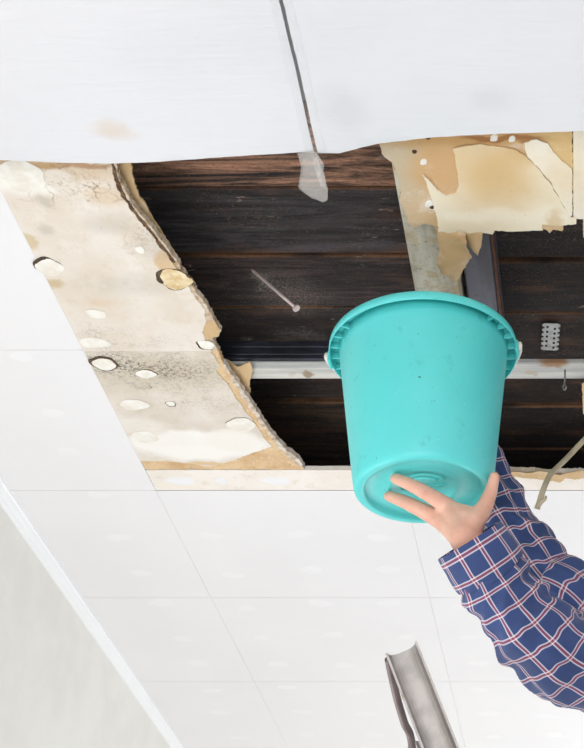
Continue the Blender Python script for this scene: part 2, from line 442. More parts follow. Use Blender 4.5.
bm = bmesh.new(); box(bm, XL - .12, XL, YN, YF, 0, ZC + .35); st_obj(mesh_obj('wall_left', bm, m_wall))
bm = bmesh.new(); box(bm, XL - .12, XR, YF, YF + .12, 0, ZC + .35); st_obj(mesh_obj('wall_back', bm, m_wall))
bm = bmesh.new(); box(bm, XL - .12, XR, YN, YF + .12, -.1, 0); st_obj(mesh_obj('floor', bm, m_floor))
bm = bmesh.new()
prof = [(0, 0), (.016, 0), (.0165, -.004), (.013, -.007), (.011, -.013), (.007, -.021), (.006, -.026), (.004, -.030), (0, -.031)]
for yy in (YN, YF):
    for a, b in prof: bm.verts.new((XL + a, yy, ZC + b))
bm.verts.ensure_lookup_table(); n = len(prof)
for k in range(n): bm.faces.new((bm.verts[k], bm.verts[(k + 1) % n], bm.verts[n + (k + 1) % n], bm.verts[n + k]))
st_obj(mesh_obj('trim_1', bm, m_cornice))

wf = empty('assumed_window_1', (XL, 2.15, .45)); wf['kind'] = 'structure'  # assumed window, out of view, added to go with the left light
for d_ in ((0, .03, -.93, -.87, 0, 1.06), (0, .03, .87, .93, 0, 1.06), (0, .03, -.93, .93, -.06, 0), (0, .03, -.93, .93, 1.06, 1.12), (0, .045, -.03, .03, 0, 1.06)):
    box_obj('window_frame', d_, m_cornice, wf, .003)
for y0_, y1_ in ((-.87, -.03), (.03, .87)):
    box_obj('pane', (.004, .009, y0_, y1_, 0, 1.06), m_pane, wf)

# roof boarding seen through the hole
ZP = ZC + .14
bm = bmesh.new(); box(bm, XL - .05, .86, 1.5, 3.5, ZP + .026, ZP + .05)  # dark slab added behind the planks to stop light through their gaps
deck = mesh_obj('roof_boarding', bm, m_black); deck['kind'] = 'structure'; deck['label'] = 'dark water-stained roof boarding above the ceiling hole'
seams = [1.55, 1.72, 1.88, 2.043, 2.236, 2.402, 2.58, 2.745, 2.928, 3.10, 3.27, 3.42]
tints = [(205, 150, 118), (212, 156, 124), (222, 164, 130), (74, 68, 72), (78, 62, 58), (58, 48, 46), (70, 58, 52), (84, 62, 46), (70, 56, 46), (58, 48, 42), (60, 50, 44)]
for k in range(len(seams) - 1):
    for (xa, xb, sh) in ((XL - .04, -.27, 0.0), (-.266, .85, .014)):
        b2 = bmesh.new(); dz = random.uniform(-.004, .004)
        box(b2, xa, xb, seams[k] + .003 + sh, seams[k + 1] - .003 + sh, ZP + dz, ZP + .026, bev=.0025)
        o = mesh_obj('plank', b2, m_plank, deck)
        tnt = tints[k] if sh == 0 else tuple(int(v * .72) for v in tints[(k * 3) % 4 + 5])
        c4 = srgb(*tnt); o.color = c4
# unseen blocks added round the void to keep outside light out
for d in ((XL, .85, 1.55, 1.62), (XL, .85, 3.36, 3.42), (.78, .85, 1.62, 3.36)):
    o = box_obj('void_light_block', (*d, zb + .012, ZP - .006), m_black, None); o['kind'] = 'structure'

# batten across the hole: pale underside, ridged near side
bt = tag(box_obj('roof_batten', (XL + .01, .76, 2.441, 2.497, ZC + .032, ZC + .044), m_batten, None, .002),
         'whitewashed horizontal batten crossing the dark hole behind the bucket', 'batten')
bm = bmesh.new()
for k in range(5):
    z0 = ZC + .036 + k * .0088
    box(bm, XL + .02, -.40, 2.4315 - (.003 if k % 2 else 0), 2.4405, z0, z0 + .0085, .001)
mesh_obj('ridged_side', bm, m_steel, bt)
# painted joist going away from the camera, and the steel-blue beam beside it
jx0, jx1 = -.368, -.288
tag(box_obj('ceiling_joist', (jx0, jx1, 1.66, 2.425, ZC + .014, ZC + .085), m_joist, None, .003),
    'old cream painted joist running down to the bucket rim', 'joist')
bb = tag(box_obj('roof_beam', (-.279, -.224, 1.64, 2.425, ZC + .045, ZC + .13), m_beam, None, .003),
    'dark blue-grey beam beside the cream joist', 'beam')
box_obj('rusty_flange', (-.2235, -.2185, 1.64, 2.425, ZC + .045, ZC + .06), simple('rust_edge', srgb(96, 56, 34), .8, srgb(50, 34, 28), 50, .8), bb)

# ---------------------------------------------------------------- damaged boards
sA = Vector((-1.0195, 0)); YR = 2.353
def W(x, y): return Vector((x, y))
up_edge = [(116, 150), (116, 163), (120, 180), (127, 195), (134, 206), (143, 218), (155, 232), (167, 248), (177, 262), (185, 276), (196, 292), (206, 305), (213, 318), (221, 331), (219, 336), (212, 338), (216, 347)]
lo_edge = [(219, 354), (224, 364), (232, 378), (240, 390), (250, 404), (258, 416), (268, 430), (276, 441), (284, 450), (290, 454), (297, 461), (304, 469)]
A = [(W(-1.0177, 1.62), 0), (W(onp(113, 150).x, 1.62), .004)] + pix(up_edge, None, .0035) + [(W(onp(218, 350).x, YR - .0003), 0), (W(-1.0177, YR - .0003), 0)]
brd_a = tag(slab('stained_ceiling_board', A, ZC, .011, m_rot, seed=1.3),
            'cream ceiling board with a torn right edge, upper of two on the hole\'s left', 'ceiling board')
pe = [(110, 150), (111, 163), (115, 181), (123, 198), (131, 209), (140, 221), (152, 235), (164, 251), (174, 264), (184, 280), (194, 295), (204, 308), (206, 321), (203, 331), (205, 340)]
A2 = [(W(-1.0177, 1.62), 0), (W(onp(106, 150).x, 1.62), .003)] + pix(pe, None, .003) + [(W(onp(212, 350).x, YR - .0004), 0), (W(-1.0177, YR - .0004), 0)]
slab('paint_layer', A2, ZC - .0018, .0016, m_paint_a, brd_a, .03, lambda x, y: .0006 * noise.noise((x * 14, y * 14, 2)), seed=4.1)
slab('dark_crack', pix([(110, 150), (110, 163), (114, 181), (122, 198), (130, 209), (139, 221), (151, 235), (163, 251), (173, 264), (176, 262), (166, 249), (154, 233), (142, 219), (133, 207), (126, 196), (118.5, 180), (114.5, 163), (114, 150)], None, .002), ZC - .0009, .0007, simple('crack_edge_and_shade', srgb(78, 54, 38), .9, srgb(150, 118, 84), 90, .6), brd_a, seed=4.6)  # thin dark strip: brown crack edges plus the gap's shade as colour
# tan crescent of bare paper at the torn corner
slab('torn_paper', pix([(206, 322), (214, 320), (220, 331), (218, 335), (211, 338), (206, 343), (203, 332)], None, .0015), ZC - .0006, .0005, m_kraft, brd_a, seed=8.)
# second, deeper layer seen beside the crack
slab('backing_layer', pix([(124, 145), (131, 163), (133, 178), (138, 194), (146, 206), (153, 219), (161, 232), (169, 245), (177, 258), (182, 268), (172, 262), (150, 236), (128, 208), (114, 184), (110, 150)], ZC + .02, .003),
     ZC + .020, .004, m_kraft, brd_a, seed=5.5)

Bp = [(W(-1.0177, YR + .0003), 0), (W(onp(219, 353).x, YR + .0003), .003)] + pix(lo_edge, None, .004) + [(W(onp(150, 470).x, YB1), 0), (W(-1.0177, YB1), 0)]
brd_b = tag(slab('stained_ceiling_board', Bp, ZC, .012, m_core, seed=2.7, tf=lambda x, y: .004 * noise.noise((x * 60, y * 60, 5))),
            'mould-speckled ceiling board ending in tan wedge, lower of two beside the hole', 'ceiling board')
pe2 = [(214, 355), (220, 364), (216, 370), (226, 381), (236, 397), (246, 411), (256, 425), (266, 439), (273, 446), (262, 449), (246, 455), (232, 461), (220, 464), (205, 466), (190, 463), (170, 461), (155, 461)]
B2 = [(W(-1.0177, YR + .0004), 0), (W(onp(211, 353).x, YR + .0004), .002)] + pix(pe2, None, .003) + [(W(-1.0177, onp(140, 460).y), 0)]
slab('paint_layer', B2, ZC - .0018, .0016, m_paint_b, brd_b, .03, lambda x, y: .0007 * noise.noise((x * 14, y * 14, 7)), seed=6.2)
slab('crumbled_edge', pix([(223, 362), (233, 376), (242, 389), (253, 406), (263, 420), (272, 433), (281, 445), (292, 453), (300, 461), (304, 468), (298, 465), (288, 457), (276, 445), (258, 420), (240, 394), (226, 370)], None, .004),
     ZC - .0005, .011, simple('crumbly_gypsum', srgb(226, 216, 202), .9, srgb(160, 134, 106), 70, .8, (180, .5, .003)), brd_b, .008,
     lambda x, y: .002 * noise.noise((x * 120, y * 120, 1)), seed=9.1)
slab('torn_flap', pix([(226, 358), (238, 366), (250, 361), (253, 370), (250, 384), (251, 391), (246, 399), (238, 386)], ZC + .022, .002),
     ZC + .020, .0015, m_kraft, brd_b, .012, lambda x, y: .004 * noise.noise((x * 40, y * 40, 3)), seed=3.3)

pf = [patch_mesh('filler_patch', m_filler_old, 20 + k * 2.3, .12, .0006) for k in range(4)]
pr = [patch_mesh('damp_ring', m_ring, 20 + k * 2.3, .14, .0003) for k in range(4)]
po = [patch_mesh('damp_patch', m_ochre, 40 + k, .12, .0006) for k in range(2)]
def oval(px, py, wpx, hpx, kind, par, rot=0.0, ring=None, idx=0):
    q = onp(px, py); s = F / (q - Vector((0, 0, CZ))).dot(Vector((0, CT, ST)))
    rx, ry = wpx / s / 2, hpx / s / 2 * 1.55
    if ring: put_patch(pr[idx % 4], q.x + ring[1], q.y + ring[2], rx * ring[0], ry * ring[0], rot, par, ZC - .0026, 'damp_ring')
    put_patch((pf if kind == 0 else po)[idx % (4 if kind == 0 else 2)], q.x, q.y, rx, ry, rot, par, ZC - .0028, 'filler_patch')
oval(49, 266, 28, 17, 0, brd_a, -.25, (1.02, -.0015, -.003), 0)
oval(175, 279, 33, 21, 1, brd_a, -.35, (1.03, -.0015, -.002), 1)
oval(96, 313, 21, 10, 0, brd_a, .2, None, 2)
oval(140, 249, 10, 8, 0, brd_a, 0, None, 3)
oval(20, 175, 54, 30, 0, brd_a, -.2, None, 3)
oval(94, 342, 30, 11, 0, brd_a, 0, None, 1)
oval(104, 363, 25, 15, 0, brd_b, -.3, (1.15, 0, -.001), 2)
oval(146, 373, 21, 9, 0, brd_b, -.1, (1.04, .001, -.001), 0)
oval(134, 404, 28, 12, 0, brd_b, -.1, None, 1)
oval(171, 403, 10, 6, 0, brd_b, 0, (1.14, 0, .0005), 3)
oval(206, 344, 18, 10, 0, brd_a, .2, (1.03, -.002, .001), 3)
oval(145, 436, 26, 13, 0, brd_b, .2, None, 0)
oval(241, 424, 30, 16, 0, brd_b, -.5, (1.0, 0, -.0015), 2)

# narrow strip of board left beyond the hole
far = []
xa = -1.0177
while xa < .60:
    right = xa > onp(503, 470).x
    far.append((W(xa, YB1 + .003 + (random.uniform(.001, .026) if right else random.uniform(-.001, .001))), .004 if right else .0008)); xa += .035
stp = far + [(W(.626, YB1), 0), (W(.626, 2.8895), 0), (W(-1.0177, 2.8895), 0)]
strip = tag(slab('ceiling_board_strip', stp, ZC, .011, m_strip, seed=11.),
            'narrow cream strip of ceiling board along the far edge of the hole', 'ceiling board')
for px, w_ in ((181, 36), (277, 36), (222, 14)):
    q = onp(px, 481); put_patch(pm[0], q.x, q.y, w_ / 450 / 2, .018, .1, strip)
slab('torn_paper', pix([(503, 468), (520, 471), (540, 469), (560, 472), (583, 468), (610, 470), (610, 474), (583, 476), (565, 476), (560, 480), (545, 477), (520, 475), (504, 473)], None, .003),
     ZC - .0025, .002, m_kraft, strip, .015, lambda x, y: -.004 + .004 * noise.noise((x * 40, y * 40, 3)), seed=14.)

# peeled board on the right of the hole (points measured on it)
def Z4(l): return [(370 + p[0] * .3664, 120 + p[1] * .3663) + tuple(p[2:]) for p in l]
tan_pts = Z4([(10, 20), (25, 65), (40, 100), (65, 120), (75, 150), (85, 190), (80, 220), (95, 240), (105, 285), (118, 297), (135, 287), (150, 282), (172, 288), (188, 302), (260, 300), (340, 294),
              (470, 288), (553, 268), (553, 20)])
peel = tag(slab('peeling_ceiling_board', pix(tan_pts, None, .003), ZC, .010, m_tan, seed=21.),
           'tan ceiling board with peeling cream paper hanging over the bucket', 'ceiling board')
cr = Z4([(228, 75), (250, 68), (300, 62), (350, 70), (400, 78), (425, 95), (460, 130), (490, 165), (515, 210), (545, 262), (563, 266), (563, 280), (520, 285), (470, 280), (472, 297), (420, 300), (340, 297),
         (335, 308), (300, 303), (260, 303), (215, 305), (187, 300), (185, 275), (180, 252), (160, 185), (143, 145), (160, 158), (185, 190), (210, 204), (235, 196), (243, 170), (238, 130), (232, 100)])
slab('cream_paper', pix(cr, None, .0022), ZC - .0032, .0028, m_cream, peel, .02, lambda x, y: .0022 * noise.noise((x * 18, y * 18, 9)), seed=22.)
pl = Z4([(420, 60), (455, 50), (485, 62), (505, 90), (525, 112), (552, 132), (552, 255), (545, 262), (520, 215), (494, 168), (464, 132), (430, 98)])
slab('pale_paint', pix(pl, None, .002), ZC - .0022, .002, m_pale, peel, .02, lambda x, y: .001 * noise.noise((x * 30, y * 30, 4)), seed=23.)
q0 = onp(440, 228)
slab('torn_flap', pix(Z4([(180, 292), (262, 300), (264, 330), (278, 368), (255, 400), (236, 430), (215, 410), (196, 406), (182, 376), (190, 340)]), None, .002),
     ZC - .004, .0012, m_kraft, peel, .012, lambda x, y: -.16 * max(0, y - q0.y) ** 1.3 + .012 * noise.noise((x * 32, y * 22, 3)), seed=24., smooth=True)
slab('torn_flap', pix(Z4([(255, 298), (308, 302), (305, 330), (295, 360), (270, 336), (262, 318)]), None, .0015),
     ZC - .003, .0012, m_kraft, peel, .012, lambda x, y: -.1 * max(0, y - q0.y) + .004 * noise.noise((x * 40, y * 40, 8)), seed=25., smooth=True)
slab('torn_flap', pix(Z4([(468, 276), (530, 280), (525, 302), (500, 298), (490, 308), (480, 298), (468, 296)]), None, .0015), ZC - .001, .001, m_kraft, peel, seed=26.)
for px, py, w_ in ((423.5, 162, 8), (429, 204, 10), (433, 208, 5), (512, 139, 8), (494, 138, 9)):
    q = onp(px, py); put_patch(pf[1], q.x, q.y, w_ / 1500, w_ / 1000, .4, peel, ZC - .0003, 'paint_chip')
bm = bmesh.new(); lathe(bm, [(0, -.002), (.0035, -.0018), (.004, .0), (.004, .004)], 12)
nh = bpy.data.meshes.new('nail_head'); bm.to_mesh(nh); bm.free(); nh.materials.append(m_nailhead)
for px, py in ((414.5, 151.5), (428, 137.5), (432, 207)):
    q = onp(px, py); o = bpy.data.objects.new('nail_head', nh); o.location = q; link(o, peel)
rb = tag(slab('ceiling_board_offcut', pix([(573.2, 128, 0), (573.2, 219, .002), (585, 219, .003), (640, 214, .003), (700, 219, .002), (700, 128, 0)]), ZC, .011, m_pale, seed=31.),
         'pale cream board end at the right frame edge beside the peeled board', 'ceiling board')
slab('torn_flap', pix([(583, 217), (588, 218), (588, 239), (583, 238)], None, .001), ZC + .0015, .001, m_kraft, rb, seed=33.)
slab('torn_flap', pix([(582, 384), (592, 380), (592, 416), (583, 414)], ZC + .02, .001), ZC + .02, .002, m_kraft, rb, seed=34.)

# ---------------------------------------------------------------- white sheets taped under the ceiling, near the camera
ZS = ZC - .028
e0, e1 = onp(314, 152, ZS), onp(279, 0, ZS)
d = (e1 - e0)
far_pt = e0 + d * ((YN + 1.2 - e0.y) / d.y)
def wrinkle(x, y): return .0035 * noise.noise((x * 2.2, y * 6, 1)) + .0016 * noise.noise((x * 6, y * 16, 4))
zfs = lambda x, y: wrinkle(x, y) + .02 * max(0, (1.1 - y)) * .3
L = [(W(XL + .03, onp(-300, 150, ZS).y), .0006)] + pix([(-140, 157), (0, 160), (60, 163), (110, 163.5), (150, 162), (230, 156.5), (300, 152)], ZS, .0006) + [(e0.to_2d(), .0006), (far_pt.to_2d(), 0), (W(XL + .03, far_pt.y), 0)]
sh1 = tag(slab('white_sheet', L, ZS, .0015, m_sheet, step=.05, zf=zfs, seed=41., smooth=True),
          'smooth white sheet covering the ceiling left of the taped seam', 'sheet', 'white sheets taped over the ceiling')
R_ = [((e0 + Vector((.006, 0, 0))).to_2d(), .0006)] + pix([(340, 152.5), (362, 146.5), (382, 142), (430, 137), (500, 134), (584, 131), (700, 127)], ZS, .0006) + \
     [(W(1.2, onp(700, 127, ZS).y), 0), (W(1.2, far_pt.y), 0), ((far_pt + Vector((.006, 0, 0))).to_2d(), 0)]
sh2 = tag(slab('white_sheet', R_[::-1], ZS - .001, .0015, m_sheet, step=.05, zf=zfs, seed=43., smooth=True),
          'smooth white sheet covering the ceiling right of the taped seam', 'sheet', 'white sheets taped over the ceiling')
for sh, sg in ((sh1, 1), (sh2, -1)): sh.modifiers.new('wn', 'WEIGHTED_NORMAL')

m = Mat('clear_tape', .15)
m.color(srgb(225, 222, 216)); m.b.inputs['Alpha'].default_value = .26
m.b.inputs['Specular IOR Level'].default_value = .8
m.bump(m.noise(60, 3, stretch=(1, 2, 1)), .6, .004); m_tape = m.m
m = Mat('clear_tape_flat', .2); m.color(srgb(244, 244, 244)); m.b.inputs['Alpha'].default_value = .05; m.bump(m.noise(90, 4), .6, .004); m_tape2 = m.m
tp = empty('clear_tape', e0); tag(tp, 'clear adhesive tape along the white sheet seam with a loose hanging end', 'tape')
def tp_poly(name, P3, mat, thick=.0004):
    b2 = bmesh.new()
    lo = [b2.verts.new(p - e0) for p in P3]
    b2.faces.new(lo)
    bmesh.ops.triangulate(b2, faces=b2.faces); bmesh.ops.subdivide_edges(b2, edges=b2.edges, cuts=3, use_grid_fill=True)
    for v in b2.verts:
        wv = v.co + e0; v.co.z += .004 * noise.noise((wv.x * 60, wv.y * 60, 2))
    o = mesh_obj(name, b2, mat, tp, True); md = o.modifiers.new('s', 'SOLIDIFY'); md.thickness = thick
    return o
zt = ZS - .004
hang = [(297, 153, 0), (312, 152, 0), (316, 152, 0), (324, 165, -.012), (323, 175, -.018), (328, 188, -.03), (327.5, 200, -.04), (322.5, 203, -.04), (310, 197, -.028), (298, 188, -.014), (300, 176, -.01), (301, 166, -.004)]
tp_poly('hanging_end', [onp(a, b, zt + c) for a, b, c in hang], m_tape)
tp_poly('tape_fold', [onp(a, b, zt - .004 + c) for a, b, c in [(313, 155, 0), (317, 160, 0), (325, 175, -.012), (327, 190, -.03), (321, 186, -.03), (315, 172, -.01)]], m_tape)
b2 = bmesh.new(); nrm = Vector((-d.y, d.x, 0)).normalized(); N = 60; prev = None
for k in range(N + 1):
    p = e0 + (far_pt - e0) * (k / N) + Vector((.004, 0, 0)); wd = .016
    row = [b2.verts.new(p - e0 + nrm * (wd * t) + Vector((0, 0, -.0035 + wrinkle(p.x, p.y) + .02 * max(0, 1.1 - p.y) * .3 - .0015 * noise.noise((p.y * 40, t * 3, 0)) - .0012 * (1 - abs(t))))) for t in (-1, -.5, 0, .5, 1)]
    if prev:
        for i in range(4): b2.faces.new((prev[i], prev[i + 1], row[i + 1], row[i]))
    prev = row
o = mesh_obj('strip', b2, m_tape2, tp, True); o.modifiers.new('s', 'SOLIDIFY').thickness = .0003

# ---------------------------------------------------------------- small things in the hole
m_whnail = simple('pale_nail_steel', srgb(206, 192, 188), .4, srgb(170, 150, 140), 90, .5, Metallic=.25)
tip, head = at(251, 269, 2.86), at(296, 308, 2.79)
b2 = bmesh.new(); ax = (head - tip)
tube(b2, [Vector((0, 0, 0)), ax * .06, ax * .5, ax], [.0006, .0030, .0031, .0031], 10)
nl = mesh_obj('long_nail', b2, m_whnail, None, True); nl.location = tip
tag(nl, 'long pale nail sticking out of the dark planks', 'nail')
b2 = bmesh.new(); u = ax.normalized(); tube(b2, [ax - u * .001, ax + u * .0025], .0072, 14)
mesh_obj('head', b2, m_whnail, nl)
m_galv = simple('galvanised_plate', srgb(170, 172, 172), .45, srgb(128, 128, 124), 60, .7, Metallic=.5)
zpl = ZP - .009
c0, cx, cy = onp(550.5, 337, zpl), None, None
b2 = bmesh.new(); hw, hl = .0165, .048; ol = []
nT = 6
for k in range(nT):
    y = -hl + (2 * hl) * k / nT; dy = 2 * hl / nT
    ol += [(hw * .78, y), (hw * 1.08, y + dy * .22), (hw * 1.1, y + dy * .6), (hw * .80, y + dy * .85)]
poly = ol + [(-x, y) for x, y in ol[::-1]]
lo = [b2.verts.new((x, y, -.0012)) for x, y in poly]; hi = [b2.verts.new((x, y, 0)) for x, y in poly]
b2.faces.new(lo); b2.faces.new(hi[::-1])
for i in range(len(poly)): b2.faces.new((lo[i], lo[(i + 1) % len(poly)], hi[(i + 1) % len(poly)], hi[i]))
bmesh.ops.triangulate(b2, faces=[f for f in b2.faces if len(f.verts) > 4])
npl = mesh_obj('nail_plate', b2, m_galv); npl.location = c0; npl.rotation_euler = (0, 0, .08)
tag(npl, 'galvanised toothed nail plate on the planks above the batten', 'nail plate')
b2 = bmesh.new(); box(b2, -.0022, .0022, -.0032, .0032, -.0018, 0)
hm = bpy.data.meshes.new('punched_slot'); b2.to_mesh(hm); b2.free(); hm.materials.append(m_black)
for k in range(5):
    for sx in (-1, 1):
        o = bpy.data.objects.new('punched_slot', hm); o.location = (sx * .0075, -.036 + .0165 * k + (.005 if sx > 0 else 0), 0); link(o, npl)
b2 = bmesh.new()
P = [at(565, 370, 2.93), at(565, 376, 2.92), at(564.5, 383, 2.915), at(563, 387, 2.91), at(564.5, 390, 2.905), at(566, 387.5, 2.905), at(565, 385, 2.91)]
o0 = P[0].copy(); tube(b2, catmull([p - o0 for p in P], 5), .0017, 8)
hk = mesh_obj('hooked_nail', b2, m_galv, None, True); hk.location = o0; tag(hk, 'thin hooked nail hanging from the white batten', 'nail')
# loose flat cable
m_cable = simple('beige_cable', srgb(196, 184, 156), .5, srgb(158, 144, 116), 40, .7)
P = [at(640, 395, 2.98), at(606, 418, 2.98), at(585, 439, 2.97), at(566, 459, 2.94), at(551, 474, 2.91), at(544, 488, 2.89), at(540, 500, 2.88), at(537, 509, 2.875)]
o0 = P[-1].copy(); b2 = bmesh.new(); tube(b2, catmull([p - o0 for p in P], 8), .0058, 10, .6, (.7, .4, .4))
cb = mesh_obj('loose_cable', b2, m_cable, None, True); cb.location = o0; tag(cb, 'beige flat cable dangling from the hole at the right edge', 'cable')
P = [at(538, 507, 2.873), at(541, 503, 2.868), at(545, 499, 2.865), at(546, 496, 2.867)]
b2 = bmesh.new(); tube(b2, catmull([p - o0 for p in P], 5), [.0045] * 10 + [.004, .0038, .0035, .003, .003, .0025], 8, .5)
mesh_obj('split_end', b2, m_cable, cb, True)

# ---------------------------------------------------------------- bucket
m = Mat('turquoise_plastic', .42)
m.b.inputs['Subsurface Weight'].default_value = .12; m.b.inputs['Subsurface Radius'].default_value = (.006, .02, .02); m.b.inputs['Subsurface Scale'].default_value = .6
oc = m.obj()
c = m.mix(m.rng(m.noise(7, 4, coord=oc), .35, .7, 0, .6), srgb(88, 208, 206), srgb(104, 216, 216))
c = m.mix(m.rng(m.noise(28, 5, .7, coord=oc, off=(4, 0, 0)), .58, .74, 0, .45), c, srgb(66, 174, 170))
c = m.mix(m.rng(m.noise(120, 2, coord=oc), .74, .78, 0, .8), c, srgb(40, 70, 66))
c = m.mix(m.rng(m.noise(150, 2, coord=oc, off=(7, 7, 0)), .76, .80, 0, .9), c, srgb(210, 236, 230))
m.color(c); m.bump(m.noise(30, 3, coord=oc), .04, .002); m_bucket = m.m
m_bhand = simple('white_handle_plastic', srgb(232, 228, 218), .4, srgb(214, 206, 190), 60, .5)
BZ = CZ + 1.20
bk = empty('bucket', (-.313, 2.12, BZ)); bk.rotation_euler = (0, math.radians(-4.0), 0)
tag(bk, 'turquoise plastic bucket held up under the leaking hole', 'bucket')
BH = .285; rb_, rt = .1130, .1450
b2 = bmesh.new()
prof = [(0, .0095), (.050, .0095), (.052, .0075), (.056, .0075), (.058, .0095), (.092, .0095), (.0945, .006), (.0955, .001), (.098, 0), (.1045, 0.0), (.1078, .0012), (.1107, .004), (.1125, .009)]
for k in range(1, 13):
    t = k / 12; prof.append((rb_ + (rt - rb_) * t, .009 + (BH - .009) * t))
prof += [(rt - .0025, BH)]
for k in range(12, -1, -1):
    t = k / 12; prof.append((rb_ - .0025 + (rt - rb_) * t, .016 + (BH - .018) * t))
prof += [(0, .013)]
lathe(b2, prof, 96); body = mesh_obj('body', b2, m_bucket, bk, True)
b2 = bmesh.new()
rim = [(rt - .003, BH - .001), (rt - .002, BH + .003), (rt + .004, BH + .0048), (rt + .0115, BH + .004), (rt + .0148, BH + .001), (rt + .0158, BH - .005), (rt + .0160, BH - .015), (rt + .0148, BH - .0158), (rt + .0140, BH - .014), (rt + .0138, BH - .004), (rt + .011, BH - .0005), (rt - .001, BH - .002)]
lathe(b2, rim, 96, True); rimo = mesh_obj('rim', b2, m_bucket, bk, True)
b2 = bmesh.new()
for k in [q for q in range(30) if min(q % 15, 15 - q % 15) <= 3]:
    a = 2 * math.pi * k / 30; ca, sa = math.cos(a), math.sin(a)
    fs = box(b2, rt - .004, rt + .0142, -.0016, .0016, BH - .012, BH - .001)
    vs = {v for f in fs for v in f.verts}
    for v in vs: v.co = Vector((v.co.x * ca - v.co.y * sa, v.co.x * sa + v.co.y * ca, v.co.z))
o = mesh_obj('rib_ring', b2, m_bucket, rimo); o['kind'] = 'stuff'
# embossed marks in the recessed base: two arcs and a bar
b2 = bmesh.new()
for r0, a0, a1 in ((.026, 40, 150), (.040, 200, 330), (.030, 215, 320)):
    pts = [Vector((r0 * math.cos(math.radians(a0 + (a1 - a0) * t / 14)), r0 * math.sin(math.radians(a0 + (a1 - a0) * t / 14)), .0092)) for t in range(15)]
    tube(b2, pts, .0028, 8)
tube(b2, [Vector((-.036, .002, .0092)), Vector((.036, -.004, .0092))], .003, 8)
mesh_obj('base_emboss', b2, m_bucket, bk, True)
for sx in (-1, 1):
    b2 = bmesh.new(); box(b2, sx * (rt + .0150) - .003, sx * (rt + .0150) + .003, -.014, .014, BH - .026, BH - .002, .0022)
    mesh_obj('handle_lug', b2, m_bucket, bk)
# white bail, swung down behind the bucket
b2 = bmesh.new(); pts = []
for k in range(25):
    a = math.pi * k / 24
    rr = rt + .0205
    yy, zz = math.sin(a) * .166 - .008, math.sin(a) * .034
    pts.append(Vector((-rr * math.cos(a) , yy, BH - .012 + zz)))
tube(b2, pts, .0042, 10, 1.9); mesh_obj('handle', b2, m_bhand, bk, True)

# ---------------------------------------------------------------- stepladder
m = Mat('aluminium_ladder', .38); m.b.inputs['Metallic'].default_value = .75
c = m.mix(m.rng(m.noise(40, 4), .35, .7), srgb(192, 186, 182), srgb(172, 166, 162))
c = m.mix(m.rng(m.noise(60, 3, off=(2, 2, 2)), .7, .76, 0, .7), c, srgb(150, 132, 96)); m.color(c); m_alu = m.m
m_aludark = simple('dull_ladder_metal', srgb(120, 108, 106), .5, srgb(92, 80, 78), 30, .6, Metallic=.5)
m_rub = simple('black_rubber', srgb(28, 28, 28), .8)
zcl = 2.0
topc = at(402.5, 652, zcl)
botc = at(452, 760, zcl); dirv = (botc - topc); dirv.y = 0; dirv.normalize()
dirv = Vector((.445, 0, -1)).normalized()
Ls = (topc.z + .0) / -dirv.z
ld = empty('stepladder', (topc.x, topc.y, 0)); tag(ld, 'grey aluminium stepladder with only its top in view below the arm', 'ladder')
base0 = Vector((topc.x, topc.y, 0))
wv_ = Vector((dirv.z, 0, -dirv.x)).normalized()
if wv_.x < 0: wv_ = -wv_
def stile(yoff):
    b2 = bmesh.new(); wd = .0222; outer = []; inner = []
    for k in range(13):
        a = -1 + 2 * k / 12
        dep = .013 * abs(a) ** 3
        outer.append((a * wd, .0 - dep)); inner.append((a * (wd - .003), .0035 - dep * .95 if abs(a) < .98 else -.0125))
    outer = [(-wd, -.016)] + outer + [(wd, -.016)]; inner = [(-wd + .003, -.016)] + inner + [(wd - .003, -.016)]
    # web lies behind the open mouth: push the outline back
    prof = [(x, y) for x, y in outer] + [(x, y) for x, y in inner[::-1]]
    r = []
    for t in (0, .015, Ls * .5, Ls):
        c_ = topc + Vector((0, yoff, 0)) + dirv * t - base0
        r.append([b2.verts.new(c_ + wv_ * x + Vector((0, y, 0))) for x, y in prof])
    n = len(prof)
    for i in range(len(r) - 1):
        for k in range(n): b2.faces.new((r[i][k], r[i][(k + 1) % n], r[i + 1][(k + 1) % n], r[i + 1][k]))
    h = len(outer)
    for rr in (r[0], r[-1]):
        for k in range(h - 1): b2.faces.new((rr[k], rr[k + 1], rr[n - 2 - k], rr[n - 1 - k]))
    s = mesh_obj('stile', b2, m_alu, ld)
    return s
def rear(yoff):
    P = [at(388.5, 659, zcl), at(391, 672, zcl + .01), at(397, 698, zcl + .02), at(404, 722, zcl + .03), at(412, 748, zcl + .04)]
    l = P[-1]; P += [l + Vector((.005, .02, -.12)), Vector((topc.x - .05, topc.y + .06, topc.z * .6)), Vector((topc.x - .22, topc.y + .06, .02))]
    P = [p + Vector((0, yoff, 0)) - base0 for p in P]
    b2 = bmesh.new(); tube(b2, catmull(P, 6), .0054, 12, 1.0, (1, 0, 0)); mesh_obj('rear_leg', b2, m_aludark, ld, True)
    b2 = bmesh.new(); f = P[-1]; box(b2, f.x - .018, f.x + .018, f.y - .014, f.y + .014, 0, .04, .004); mesh_obj('foot', b2, m_rub, ld)
LW = .32
for yo in (0, LW):
    stile(yo); rear(yo)
    f = topc + dirv * Ls + Vector((0, yo, 0)) - base0
    b2 = bmesh.new(); box(b2, f.x - .036, f.x + .036, f.y - .03, f.y + .006, 0, .045, .004); mesh_obj('foot', b2, m_rub, ld)
